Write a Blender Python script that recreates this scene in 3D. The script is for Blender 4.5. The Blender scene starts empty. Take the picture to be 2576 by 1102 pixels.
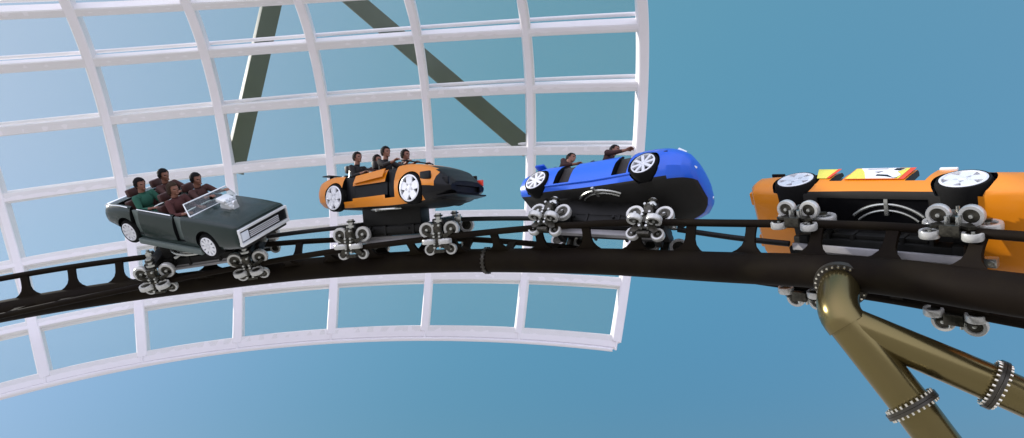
import bpy, bmesh, math, random
import numpy as np
from mathutils import Matrix, Vector, Euler
random.seed(7)
rad = math.radians
SC = bpy.context.scene
COL = SC.collection

# ------------------------------------------------------------------ frames
# everything is laid out in a frame F whose +y is the level sight line of a
# visitor looking up; W carries that frame into the world (z up, metres)
PITCH, CAM_H = 26.0, 14.0
W = Matrix.Translation((0, 0, CAM_H)) @ Matrix.Rotation(rad(PITCH), 4, 'X') @ Matrix.Rotation(rad(4), 4, 'Y')
Winv = W.inverted()

# ------------------------------------------------------------------ materials
MATS = {}
def mat(name, col, rough=.5, metal=0., noise=0., nscale=8., coat=0., bump=0., trans=0., spec=.5, dirt=None):
    if name in MATS: return MATS[name]
    m = bpy.data.materials.new(name); m.use_nodes = True
    nt = m.node_tree; b = nt.nodes['Principled BSDF']
    b.inputs['Base Color'].default_value = (*col, 1)
    b.inputs['Roughness'].default_value = rough
    b.inputs['Metallic'].default_value = metal
    b.inputs['Specular IOR Level'].default_value = spec
    b.inputs['Coat Weight'].default_value = coat
    b.inputs['Coat Roughness'].default_value = .06
    b.inputs['Transmission Weight'].default_value = trans
    if noise or bump:
        tc = nt.nodes.new('ShaderNodeTexCoord')
        nz = nt.nodes.new('ShaderNodeTexNoise'); nz.inputs['Scale'].default_value = nscale
        nz.inputs['Detail'].default_value = 6; nz.inputs['Roughness'].default_value = .62
        nt.links.new(tc.outputs['Object'], nz.inputs['Vector'])
        if noise:
            mx = nt.nodes.new('ShaderNodeMix'); mx.data_type = 'RGBA'
            d = dirt or tuple(c * .55 for c in col)
            mx.inputs['A'].default_value = (*col, 1); mx.inputs['B'].default_value = (*d, 1)
            mr = nt.nodes.new('ShaderNodeMapRange')
            mr.inputs['From Min'].default_value = .42; mr.inputs['From Max'].default_value = .72
            mr.inputs['To Max'].default_value = noise
            nt.links.new(nz.outputs['Fac'], mr.inputs['Value'])
            nt.links.new(mr.outputs['Result'], mx.inputs['Factor'])
            nt.links.new(mx.outputs['Result'], b.inputs['Base Color'])
            mr2 = nt.nodes.new('ShaderNodeMapRange')
            mr2.inputs['To Min'].default_value = max(.03, rough - .08); mr2.inputs['To Max'].default_value = rough + .14
            nt.links.new(nz.outputs['Fac'], mr2.inputs['Value'])
            nt.links.new(mr2.outputs['Result'], b.inputs['Roughness'])
        if bump:
            bp = nt.nodes.new('ShaderNodeBump'); bp.inputs['Strength'].default_value = bump
            bp.inputs['Distance'].default_value = .02
            nt.links.new(nz.outputs['Fac'], bp.inputs['Height']); nt.links.new(bp.outputs['Normal'], b.inputs['Normal'])
    MATS[name] = m
    return m
M_WHITE = mat('white_painted_steel', (.88, .85, .89), .40, noise=.12, nscale=1.2, dirt=(.66, .61, .63), bump=.02)
M_TRACK = mat('dark_brown_track_steel', (.0085, .0058, .0038), .6, noise=.6, nscale=1.3, dirt=(.018, .014, .007), bump=.06, spec=.06)
M_COLUMN = mat('bronze_column_steel', (.17, .135, .055), .20, metal=.88, noise=.35, nscale=2.5, dirt=(.17, .13, .06), bump=.03)
M_FLANGE = mat('dark_flange_steel', (.05, .045, .035), .35, metal=.5, noise=.3)
M_BOLT = mat('bright_bolt_steel', (.75, .72, .62), .22, metal=.9)
M_BEAM = mat('olive_painted_beam', (.026, .040, .034), .55, noise=.3, nscale=1.5)
M_CHASSIS = mat('black_chassis', (.006, .006, .005), .5, spec=.25, noise=.4, nscale=6, dirt=(.02, .019, .018), bump=.1)
M_UNDER = mat('dark_underbody', (.018, .017, .015), .6, spec=.25, noise=.4, nscale=4, dirt=(.025, .025, .025), bump=.1)
M_GREYBAR = mat('grey_beam_paint', (.40, .39, .40), .45, noise=.3)
M_TYRE = mat('tyre_rubber', (.006, .006, .006), .8, spec=.15, noise=.3, nscale=20)
M_RIM = mat('silver_alloy', (.82, .83, .86), .3, metal=.25, noise=.2, nscale=9)
M_BRIGHT = mat('bright_trim', (.85, .87, .88), .22, metal=.35)
M_BOGIE = mat('polyurethane_wheel', (.58, .58, .55), .22, metal=.35, noise=.35, nscale=20, dirt=(.30, .30, .26))
M_PANE = mat('tinted_glazing', (.42, .52, .30), .25, noise=.1)
M_PANE.node_tree.nodes['Principled BSDF'].inputs['Alpha'].default_value = .075
M_STEEL = mat('bare_steel', (.55, .56, .52), .25, metal=.85, noise=.3, nscale=12)
M_BOGF = mat('dark_bogie_casting', (.035, .033, .025), .28, metal=.7, noise=.5, nscale=15, dirt=(.16, .15, .12))
M_CHROME = mat('chrome', (.86, .88, .90), .12, metal=1.)
M_GLASS = mat('windscreen_glass', (.75, .85, .84), .05, trans=1.)
M_BLACK = mat('black_plastic', (.004, .004, .005), .35, spec=.25)
M_GREEN = mat('dark_green_paint', (.003, .016, .012), .26, coat=.1, spec=.4)
M_SILL = mat('grey_green_sill', (.11, .14, .13), .4, noise=.3)
M_ORANGE = mat('orange_paint', (.70, .228, .006), .34, coat=.2, noise=.08, nscale=3)
M_BLUE = mat('blue_paint', (.007, .105, .66), .34, coat=.2)
M_RED = mat('red_lamp', (.75, .05, .02), .3, coat=.5)
M_LAMP = mat('clear_lamp', (.75, .80, .86), .1, coat=.5)
M_LEATHER = mat('oxblood_seat_leather', (.060, .020, .016), .5, noise=.4, nscale=6, bump=.1)
M_BSEAT = mat('black_seat_leather', (.022, .017, .015), .5, noise=.3)
M_PANEL = mat('white_decal', (.80, .80, .84), .35)
M_YEL = mat('yellow_decal', (.72, .66, .10), .35, noise=.3, nscale=14, dirt=(.35, .5, .05))
M_REDD = mat('red_decal', (.78, .07, .02), .35)
M_SKIN = mat('skin', (.22, .095, .06), .5, noise=.15, nscale=12)
M_HAIR = mat('dark_hair', (.005, .004, .004), .7, noise=.5, nscale=30, bump=.6, spec=.15)
M_HAIRB = mat('brown_hair', (.035, .020, .011), .7, noise=.5, nscale=30, bump=.6, spec=.2)
M_SH = {k: mat('shirt_' + k, c, .85, noise=.3, nscale=9, bump=.3) for k, c in dict(
    brown=(.060, .022, .018), green=(.018, .10, .065), maroon=(.042, .014, .013), dark=(.010, .007, .007), grey=(.25, .24, .24), wine=(.075, .022, .020)).items()}
M_TROU = mat('dark_trousers', (.03, .022, .022), .9, noise=.3)
M_EYE = mat('eye', (.03, .02, .02), .2)

# ------------------------------------------------------------------ object helpers
def link(o, parent=None, local=None):
    COL.objects.link(o)
    if parent is not None:
        o.parent = parent
        if local is not None: o.matrix_local = local
    elif local is not None:
        o.matrix_world = local
    return o
def tag(o, label=None, cat=None, group=None, kind=None):
    if label: o['label'] = label
    if cat: o['category'] = cat
    if group: o['group'] = group
    if kind: o['kind'] = kind
    return o
def smooth(me, ang=38):
    me.shade_smooth() if hasattr(me, 'shade_smooth') else None
    try: me.set_sharp_from_angle(angle=rad(ang))
    except Exception: pass
def obj(name, bm, mats, parent=None, local=None, ang=38, sm=True):
    me = bpy.data.meshes.new(name)
    bm.normal_update(); bm.to_mesh(me); bm.free()
    for m in (mats if isinstance(mats, (list, tuple)) else [mats]): me.materials.append(m)
    if sm: smooth(me, ang)
    return link(bpy.data.objects.new(name, me), parent, local)
def empty(name, mw):
    e = bpy.data.objects.new(name, None); e.empty_display_size = .2
    return link(e, None, mw)
def part_local(o, parent, local):
    o.parent = parent; o.matrix_local = local
def copy_tree(o, parent=None):
    c = o.copy(); COL.objects.link(c)
    if parent is not None: c.parent = parent
    for ch in list(o.children): copy_tree(ch, c)
    return c

# ------------------------------------------------------------------ bmesh shapes
def NB(): return bmesh.new()
def box(bm, c, s, rot=None, mi=0, bev=0.):
    m = Matrix.Translation(c) @ (rot.to_4x4() if rot is not None else Matrix()) @ Matrix.Diagonal((*s, 1))
    r = bmesh.ops.create_cube(bm, size=1, matrix=m)
    fs = {f for v in r['verts'] for f in v.link_faces}
    for f in fs: f.material_index = mi
    if bev:
        es = list({e for v in r['verts'] for e in v.link_edges})
        rr = bmesh.ops.bevel(bm, geom=es, offset=bev, segments=2, affect='EDGES', profile=.6)
        for f in rr['faces']: f.material_index = mi
def perp(t):
    a = Vector((0, 0, 1)) if abs(t.z) < .85 else Vector((1, 0, 0))
    u = (a - t * a.dot(t)).normalized()
    return u, t.cross(u)
def tube(bm, pts, r, n=16, mi=0, caps=True, close=False, flat=1.):
    pts = [Vector(p) for p in pts]; k = len(pts)
    rs = r if isinstance(r, (list, tuple)) else [r] * k
    T = []
    for i in range(k):
        a = pts[(i - 1) % k] if (close or i) else pts[0]
        b = pts[(i + 1) % k] if (close or i < k - 1) else pts[-1]
        T.append((b - a).normalized())
    u, v = perp(T[0]); rings = []
    for i in range(k):
        u = (u - T[i] * u.dot(T[i])).normalized(); v = T[i].cross(u)
        rings.append([bm.verts.new(pts[i] + (u * math.cos(a) + v * math.sin(a) * flat) * rs[i]) for a in [2 * math.pi * j / n for j in range(n)]])
    m = k if close else k - 1
    for i in range(m):
        A, B = rings[i], rings[(i + 1) % k]
        for j in range(n):
            f = bm.faces.new((A[j], A[(j + 1) % n], B[(j + 1) % n], B[j])); f.material_index = mi
    if caps and not close:
        f = bm.faces.new(rings[0][::-1]); f.material_index = mi
        f = bm.faces.new(rings[-1]); f.material_index = mi
def cyl(bm, a, b, r, n=20, mi=0): tube(bm, [a, b], r, n, mi)
def lathe(bm, prof, n=32, axis='Y', mi=0, close=True):
    """prof: list of (radius, offset along axis); closed loop profile"""
    rings = []
    for r, o in prof:
        ring = []
        for j in range(n):
            a = 2 * math.pi * j / n; x, z = r * math.cos(a), r * math.sin(a)
            ring.append(bm.verts.new((x, o, z) if axis == 'Y' else ((x, z, o) if axis == 'Z' else (o, x, z))))
        rings.append(ring)
    k = len(rings)
    for i in range(k if close else k - 1):
        A, B = rings[i], rings[(i + 1) % k]
        for j in range(n):
            f = bm.faces.new((A[j], A[(j + 1) % n], B[(j + 1) % n], B[j])); f.material_index = mi
    bmesh.ops.recalc_face_normals(bm, faces=bm.faces)
def prism(bm, poly, vec, mi=0):
    """extrude polygon (list of 3D points) by vec"""
    vec = Vector(vec)
    a = [bm.verts.new(Vector(p)) for p in poly]; b = [bm.verts.new(Vector(p) + vec) for p in poly]
    n = len(a)
    fs = [bm.faces.new(a[::-1]), bm.faces.new(b)] + [bm.faces.new((a[i], a[(i + 1) % n], b[(i + 1) % n], b[i])) for i in range(n)]
    for f in fs: f.material_index = mi
    bmesh.ops.recalc_face_normals(bm, faces=fs)

# ------------------------------------------------------------------ track path
XF = [801.613, 728.2162, 668.9872, 622.6016, 599.0459, 601.0668, 632.1906, 659.4577, 709.328, 11.8771, 12.0854, 12.382, 12.403, 11.7983, 10.5574, 9.1152, 7.7631, 6.358, -0.9815, -0.8116, -0.5513, -0.2692, 0.0776, 0.558, 1.0576, 1.2747, 1.3299]
GAUGE, HSP, S0, LCAR, BOGIE = 0.9897, 0.4368, 6.0826, 4.1261, 1.8311
def path():
    # control points of the layout: azimuth-like coordinate, height, distance, banking
    az = (np.array([-250, 100, 450, 800, 1150, 1500, 1850, 2200, 2600.]) - 1288) / 1500
    d = np.array(XF[9:18]); z = (551 - np.array(XF[:9])) / 1500 * d
    P = np.stack([az * d, d, z, np.array(XF[18:27])], 1)
    # carry the curve on beyond both ends
    e0 = P[0] + (P[0] - P[1]) * 1.; e1 = P[-1] + (P[-1] - P[-2]) * 1.
    c = np.vstack([2 * e0 - P[0], e0, P, e1, 2 * e1 - P[-1]])
    c[0, 3] = c[1, 3] = P[0, 3]; c[-1, 3] = c[-2, 3] = P[-1, 3]
    # interior tangents must equal the fitted ones: end control points mirror
    n = 600; m = 10
    t = np.linspace(0, m - 1e-9, n); i = t.astype(int); u = (t - i)[:, None]
    p0, p1, p2, p3 = c[i], c[i + 1], c[i + 2], c[i + 3]
    Q = .5 * ((2 * p1) + (-p0 + p2) * u + (2 * p0 - 5 * p1 + 4 * p2 - p3) * u ** 2 + (-p0 + 3 * p1 - 3 * p2 + p3) * u ** 3)
    pos, phi = Q[:, :3], Q[:, 3]
    T = np.gradient(pos, axis=0); T /= np.linalg.norm(T, axis=1)[:, None]
    Z = np.array([0, 0, 1.]); U0 = Z - T * (T @ Z)[:, None]; U0 /= np.linalg.norm(U0, axis=1)[:, None]
    A0 = np.cross(U0, T)
    U = U0 * np.cos(phi)[:, None] + A0 * np.sin(phi)[:, None]
    s = np.concatenate([[0], np.cumsum(np.linalg.norm(np.diff(pos, axis=0), axis=1))])
    s -= np.interp(1., t, s)
    return pos, T, U, s
POS, TT, UU, SS = path()
def fr(s):
    f = lambda a: Vector([float(np.interp(s, SS, a[:, j])) for j in range(3)])
    p, t, u = f(POS), f(TT).normalized(), f(UU)
    u = (u - t * u.dot(t)).normalized()
    return p, t, u.cross(t), u
def frame_matrix(s):
    p, t, a, u = fr(s)
    return Matrix(((t.x, a.x, u.x, p.x), (t.y, a.y, u.y, p.y), (t.z, a.z, u.z, p.z), (0, 0, 0, 1)))

# ------------------------------------------------------------------ coaster track
SA, SB = -3.3, 24.5
RAIL_R, SPINE_R = .058, .228
def track():
    base = fr(10)[0] - fr(10)[3] * HSP
    root = empty('coaster_track', W @ Matrix.Translation(base))
    tag(root, 'dark brown steel coaster track, thick spine tube with two rails, twisting under the cars', 'roller coaster track')
    ss = np.linspace(SA, SB, 140)
    bm = NB(); tube(bm, [fr(s)[0] - fr(s)[3] * (HSP + .012) - base for s in ss], SPINE_R, 28)
    obj('spine_tube', bm, M_TRACK, root)
    for sd in (-1, 1):
        bm = NB(); tube(bm, [fr(s)[0] + fr(s)[2] * sd * GAUGE / 2 - base for s in ss], RAIL_R, 14)
        obj('rail', bm, M_TRACK, root)
    ties = list(TIES)
    for s in ties:
        bm = NB(); p, t, a, u = fr(s)
        for sd in (-1, 1):
            top = p + a * sd * (GAUGE / 2 - .02) - base; bot = p - u * (HSP - .13) + a * sd * .10 - base
            dirn = (bot - top); L = dirn.length; dirn.normalize(); nrm = dirn.cross(t).normalized()
            prof = []
            ws = [(0, .075), (.25, .07), (.5, .075), (.66, .10), (.8, .16), (.9, .24), (1.0, .34)]
            left = [top + dirn * L * k + t * w for k, w in ws]; right = [top + dirn * L * k - t * w for k, w in ws][::-1]
            prism(bm, [q - nrm * .03 for q in left + right], nrm * .06)
        obj('tie', bm, M_TRACK, root, ang=30)
    # bolted splice joint round the spine
    for s in (12.0, 20.6):
        p, t, a, u = fr(s); c = p - u * (HSP + .012) - base
        R = Matrix((t, a, u)).transposed()
        fl = NB(); lathe(fl, [(SPINE_R - .01, -.03), (SPINE_R + .03, -.025), (SPINE_R + .03, .025), (SPINE_R - .01, .03)], 36, 'X')
        f = obj('splice_flange', fl, M_FLANGE, root, Matrix.Translation(c) @ R.to_4x4())
        bb = NB()
        for k in range(20):
            an = 2 * math.pi * k / 20; y, z = (SPINE_R + .022) * math.cos(an), (SPINE_R + .022) * math.sin(an)
            cyl(bb, (-.045, y, z), (.045, y, z), .013, 8)
        obj('bolt_ring', bb, M_BOGF, f)
    return root
def s_at(px):
    q = np.array([p[0] / p[1] for p in POS]); return float(np.interp((px - 1288) / 1500, q, SS))
SL, SR = s_at(42), s_at(2068); NT = round((SR - SL) / .905); DT = (SR - SL) / NT
TIES = [SL + k * DT for k in range(-4, NT + 7)]
track()

# ------------------------------------------------------------------ bogies and chassis
def bogie_wheel_bm(r, w):
    bm = NB()
    lathe(bm, [(r * .68, -w * .5), (r * .94, -w * .5), (r, -w * .34), (r, w * .34), (r * .94, w * .5), (r * .68, w * .5), (r * .62, w * .3), (r * .62, -w * .3)], 28, 'Y', 0)
    lathe(bm, [(.004, -w * .34), (r * .64, -w * .30), (r * .64, w * .3), (.004, w * .34)], 20, 'Y', 1, close=False)
    lathe(bm, [(.003, -w * .62), (r * .17, -w * .60), (r * .2, -w * .3), (.003, -w * .3)], 12, 'Y', 2)
    me = bpy.data.meshes.new('bogie_wheel'); bm.normal_update(); bm.to_mesh(me); bm.free()
    for m in (M_BOGIE, M_BOGF, M_STEEL): me.materials.append(m)
    smooth(me, 40); return me
ME_ROAD, ME_UP, ME_SIDE = bogie_wheel_bm(.155, .10), bogie_wheel_bm(.11, .09), bogie_wheel_bm(.13, .09)
def make_bogie(parent, x, sd):
    """sd -1: near rail. Origin on the rail."""
    e = NB()
    yo = sd * .10
    # rocker casting: star shaped arm plate outside the wheels plus yokes
    pts = [(-.30, .20), (-.10, .12), (-.05, .30), (.05, .30), (.10, .12), (.30, .20), (.30, .15), (.12, .03), (.24, -.15), (.18, -.20), (.05, -.12), (-.05, -.12), (-.18, -.20), (-.24, -.15), (-.12, .03), (-.30, .15)]
    prism(e, [(px, sd * .075, pz) for px, pz in pts], (0, sd * .035, 0), 0)
    box(e, (0, sd * .08, .24), (.15, .16, .20), bev=.02)
    box(e, (0, sd * .15, .02), (.16, .07, .12), bev=.015)
    box(e, (0, sd * .06, -.20), (.20, .14, .06), bev=.015)
    for bx in (-.055, .055):
        for bz in (-.12, -.05, .09, .15, .3):
            cyl(e, (bx, sd * .10, bz), (bx, sd * .205, bz), .021, 10, 1)
    cyl(e, (0, 0, .33), (0, 0, .52), .06, 14, 1); cyl(e, (0, 0, .36), (0, 0, .40), .10, 14, 1); cyl(e, (0, 0, .46), (0, 0, .49), .085, 14, 0)
    b = obj('bogie', e, [M_BOGF, M_STEEL], parent, Matrix.Translation((x, sd * GAUGE / 2, 0)))
    def wheel(name, me, loc, rot=None):
        o = bpy.data.objects.new(name, me); link(o, b, Matrix.Translation(loc) @ (rot if rot is not None else Matrix()))
    for q in (-1, 1):
        wheel('running_wheel', ME_ROAD, (q * .245, 0, .155 + RAIL_R), Matrix.Rotation(0 if sd < 0 else math.pi, 4, 'Z'))
        wheel('upstop_wheel', ME_UP, (q * .21, 0, -.11 - RAIL_R), Matrix.Rotation(0 if sd < 0 else math.pi, 4, 'Z'))
        wheel('side_wheel', ME_SIDE, (q * .16, sd * (.13 + RAIL_R), .0), Matrix.Rotation(rad(90), 4, 'X'))
    return b

def make_chassis(root, yaw, ztop):
    bm = NB()
    box(bm, (0, 0, .235), (2.2, .46, .21), bev=.03); box(bm, (-.16, 0, .34 + (ztop - .30) / 2), (1.25, .50, ztop - .30), bev=.03)
    for x in (-BOGIE / 2, BOGIE / 2):
        box(bm, (x, 0, .36), (.24, GAUGE + .10, .12), bev=.02)
        box(bm, (x, 0, .10), (.12, .55, .10), bev=.015)
    box(bm, (0, -.25, .25), (1.15, .08, .13), bev=.015); box(bm, (0, .25, .25), (1.15, .08, .13), bev=.015)
    for x in (-.62, -.3, .3, .62): box(bm, (x, 0, .24), (.05, .62, .2), bev=.01)
    for x, y in ((-.55, -.3), (.2, -.3), (.6, -.3)): cyl(bm, (x, y, .27), (x, y - .03, .27), .025, 10)
    cyl(bm, (0, 0, .3), (0, 0, ztop + .06), .24, 24)
    obj('chassis', bm, M_CHASSIS, root)
    bm = NB(); box(bm, (0, -.12, .02), (2.1, .09, .055), bev=.008); box(bm, (0, -.06, .08), (1.7, .14, .07))
    obj('centre_beam', bm, M_GREYBAR, root)
    # curved swivel guide fixed under the body
    bm = NB(); arc = [(.62 * math.sin(a), -.62 * math.cos(a), ztop - .035) for a in np.linspace(-.75, .75, 18)]
    tube(bm, arc, .022, 8); arc2 = [(x * .86, y * .86, z) for x, y, z in arc]; tube(bm, arc2, .016, 8)
    R = Matrix.Rotation(yaw, 4, 'Z')
    for v in bm.verts: v.co = R @ v.co
    box(bm, R @ Vector((0, -.60, ztop - .05)), (.05, .26, .04), R.to_3x3(), bev=.006)
    obj('swivel_guide', bm, M_STEEL, root)
    for x in (-BOGIE / 2, BOGIE / 2):
        for sd in (-1, 1): make_bogie(root, x, sd)
    # drawbar ends
    for q in (-1, 1):
        bm = NB(); box(bm, (q * 1.15, 0, .36), (.14, .12, .12), bev=.02); cyl(bm, (q * 1.17, 0, .28), (q * 1.17, 0, .46), .035, 12)
        obj('hitch', bm, M_STEEL, root)

# ------------------------------------------------------------------ bodies
def catm(P, n):
    P = np.array(P, float); c = np.vstack([2 * P[0] - P[1], P, 2 * P[-1] - P[-2]]); xs = []
    for i in range(len(P) - 1):
        p0, p1, p2, p3 = c[i], c[i + 1], c[i + 2], c[i + 3]
        for k in range(n):
            u = k / n
            q = .5 * ((2 * p1) + (-p0 + p2) * u + (2 * p0 - 5 * p1 + 4 * p2 - p3) * u ** 2 + (-p0 + 3 * p1 - 3 * p2 + p3) * u ** 3)
            q[0] = p1[0] + (p2[0] - p1[0]) * u
            xs.append(q)
    xs.append(P[-1]); return xs
def section(st, boxy):
    x, zb, zt, wb, wm, wt, cr = st
    h = zt - zb; e = .04
    half = [(0, zb), (wb * .55, zb), (wb - .05, zb + .003), (wb, zb + .03), (wb + (wm - wb) * .8, zb + h * .22), (wm, zb + h * .45),
            (wm * .995, zb + h * .62), (wt + (wm - wt) * .55, zb + h * .82), (wt + .012 * (1 - boxy), zt - .03), (wt - .03, zt - .003),
            (wt * .75, zt + cr * .45), (wt * .4, zt + cr * .85), (0, zt + cr)]
    return [(x, -y, z) for y, z in half] + [(x, y, z) for y, z in half[-2:0:-1]]
def loft_body(stations, mat_of, boxy=0., n=5, cap_round=.0):
    bm = NB(); secs = [section(s, boxy) for s in catm(stations, n)]
    rings = [[bm.verts.new(p) for p in s] for s in secs]; k = len(rings[0])
    for i in range(len(rings) - 1):
        for j in range(k):
            f = bm.faces.new((rings[i][j], rings[i][(j + 1) % k], rings[i + 1][(j + 1) % k], rings[i + 1][j]))
            c = f.calc_center_median(); f.material_index = mat_of(c, j, k)
    f0 = bm.faces.new(rings[0][::-1]); f1 = bm.faces.new(rings[-1])
    f0.material_index = mat_of(f0.calc_center_median(), -1, k); f1.material_index = mat_of(f1.calc_center_median(), -2, k)
    bmesh.ops.recalc_face_normals(bm, faces=bm.faces)
    return bm
def carve(bm, mats, cutters, name):
    me = bpy.data.meshes.new(name); bm.to_mesh(me); bm.free()
    for m in mats: me.materials.append(m)
    o = bpy.data.objects.new(name, me); COL.objects.link(o); tmp = []
    for c in cutters:
        cm = bpy.data.meshes.new('cut'); c.to_mesh(cm); c.free(); cm.materials.append(M_BLACK)
        co = bpy.data.objects.new('cut', cm); COL.objects.link(co); tmp.append(co)
        md = o.modifiers.new('b', 'BOOLEAN'); md.operation = 'DIFFERENCE'; md.object = co; md.solver = 'EXACT'
        try: md.material_mode = 'TRANSFER'
        except Exception: pass
    dg = bpy.context.evaluated_depsgraph_get(); dg.update()
    nm = bpy.data.meshes.new_from_object(o.evaluated_get(dg)); nm.name = name
    for k in range(6):          # a failed cut drops most of the shell: nudge the cutters and try again
        if len(nm.polygons) > len(me.polygons) * .75: break
        rn = random.Random(k)
        for t in tmp:
            for v in t.data.vertices: v.co += Vector([rn.uniform(-.0015, .0015) for _ in range(3)])
            t.data.update()
        dg = bpy.context.evaluated_depsgraph_get(); dg.update()
        bpy.data.meshes.remove(nm); nm = bpy.data.meshes.new_from_object(o.evaluated_get(dg)); nm.name = name
    print('carved', name, k, len(nm.polygons), len(me.polygons))
    o.modifiers.clear(); o.data = nm; bpy.data.meshes.remove(me)
    for t in tmp:
        d = t.data; bpy.data.objects.remove(t); bpy.data.meshes.remove(d)
    smooth(nm, 32); COL.objects.unlink(o); bpy.data.objects.remove(o)
    return nm
def cbox(x0, x1, y0, y1, z0, z1, slant=0.):
    b = NB(); box(b, ((x0 + x1) / 2, (y0 + y1) / 2, (z0 + z1) / 2), (x1 - x0, y1 - y0, z1 - z0))
    for v in b.verts:
        if v.co.z > (z0 + z1) / 2: v.co.x += slant
    return b
def cwell(x, z, r, sd, yin, yout):
    b = NB(); tube(b, [(x, sd * yin, z), (x, sd * yout, z)], r, 40); bmesh.ops.recalc_face_normals(b, faces=b.faces); return b
def road_wheel(parent, x, z, sd, r, rr, w, yface, style, body):
    """wheel part with tyre mesh and a rim sub-part; near face at |y| = yface"""
    bm = NB()
    lathe(bm, [(rr, -w / 2), (r * .93, -w / 2), (r, -w * .36), (r, w * .36), (r * .93, w / 2), (rr, w / 2), (rr * .96, w * .3), (rr * .96, -w * .3)], 40, 'Y')
    loc = Matrix.Translation((x, sd * (yface - w / 2), z)) @ Matrix.Rotation(0 if sd < 0 else math.pi, 4, 'Z')
    t = obj('wheel', bm, M_TYRE, parent, body @ loc)
    bm = NB(); f = -w / 2
    lathe(bm, [(rr * 1.0, f - .006), (rr * .90, f - .012), (rr * .86, f + .03), (rr * .86, f + .09), (rr * .99, f + .09)], 40, 'Y')
    lathe(bm, [(.004, f + .055), (rr * .88, f + .075), (rr * .88, f + .085), (.004, f + .08)], 32, 'Y', 1)
    lathe(bm, [(.004, f - .012), (rr * .16, f - .008), (rr * .22, f + .03), (.004, f + .03)], 20, 'Y')
    ns, sw = dict(muscle=(10, .30), five=(5, .46), multi=(8, .24), dish=(5, .62))[style]
    for k in range(ns):
        a = 2 * math.pi * k / ns + .3
        d = Vector((math.cos(a), 0, math.sin(a))); p = Vector((-d.z, 0, d.x))
        wi, wo = rr * sw * .42, rr * sw * .5
        poly = [d * rr * .14 + p * wi, d * rr * .9 + p * wo, d * rr * .9 - p * wo, d * rr * .14 - p * wi]
        prism(bm, [q + Vector((0, f - .004, 0)) for q in poly], (0, .04, 0))
    obj('rim', bm, [M_RIM, M_BOGF], t)
    return t
def lap_bar(root, B, x, z, w=.44):
    bar(root, [(x - .30, -w, z - .12), (x, -w, z + .03), (x + .03, -w * .5, z + .07), (x + .03, w * .5, z + .07), (x, w, z + .03), (x - .30, w, z - .12)], .022, M_STEEL, 'lap_bar', B)
def seat_bm(mi=0, tall=.50):
    bm = NB()
    box(bm, (.02, 0, .08), (.46, .42, .14), bev=.045)
    box(bm, (-.25, 0, .08 + tall / 2), (.14, .42, tall), Matrix.Rotation(rad(-10), 3, 'Y'), bev=.045)
    box(bm, (-.31, 0, .14 + tall + .07), (.10, .24, .16), Matrix.Rotation(rad(-10), 3, 'Y'), bev=.035)
    return bm
def bar(parent, pts, r, m, name, local, n=10):
    bm = NB(); tube(bm, pts, r, n); return obj(name, bm, m, parent, local)

def body_matrix(yaw, roll, pitch, off):
    return Matrix.Translation(off) @ Matrix.Rotation(yaw, 4, 'Z') @ Matrix.Rotation(pitch, 4, 'Y') @ Matrix.Rotation(roll, 4, 'X')
CARS = {}
def start_car(i, name, label, yaw, roll, pitch, off):
    mw = W @ frame_matrix(S0 + i * LCAR)
    root = empty(name, mw)
    tag(root, label, 'roller coaster car', 'cars of the coaster train')
    B = body_matrix(yaw, roll, pitch, off)
    make_chassis(root, yaw, off[2] + .10)
    CARS[i] = (root, B, mw)
    return root, B
def put_body(root, B, me, name='body'):
    o = bpy.data.objects.new(name, me); link(o, root, B); return o
def interior(root, B, w, x0, x1, zf, seatm, seats):
    bm = NB(); box(bm, ((x0 + x1) / 2, 0, zf + .02), (x1 - x0 - .04, 2 * w - .04, .04), bev=.005)
    box(bm, ((x0 + x1) / 2, 0, zf + .14), (x1 - x0 - .1, .10, .2), bev=.02)
    obj('cabin_floor', bm, M_UNDER, root, B)
    for x, y in seats:
        obj('seat', seat_bm(), seatm, root, B @ Matrix.Translation((x, y, zf + .06)))

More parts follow.
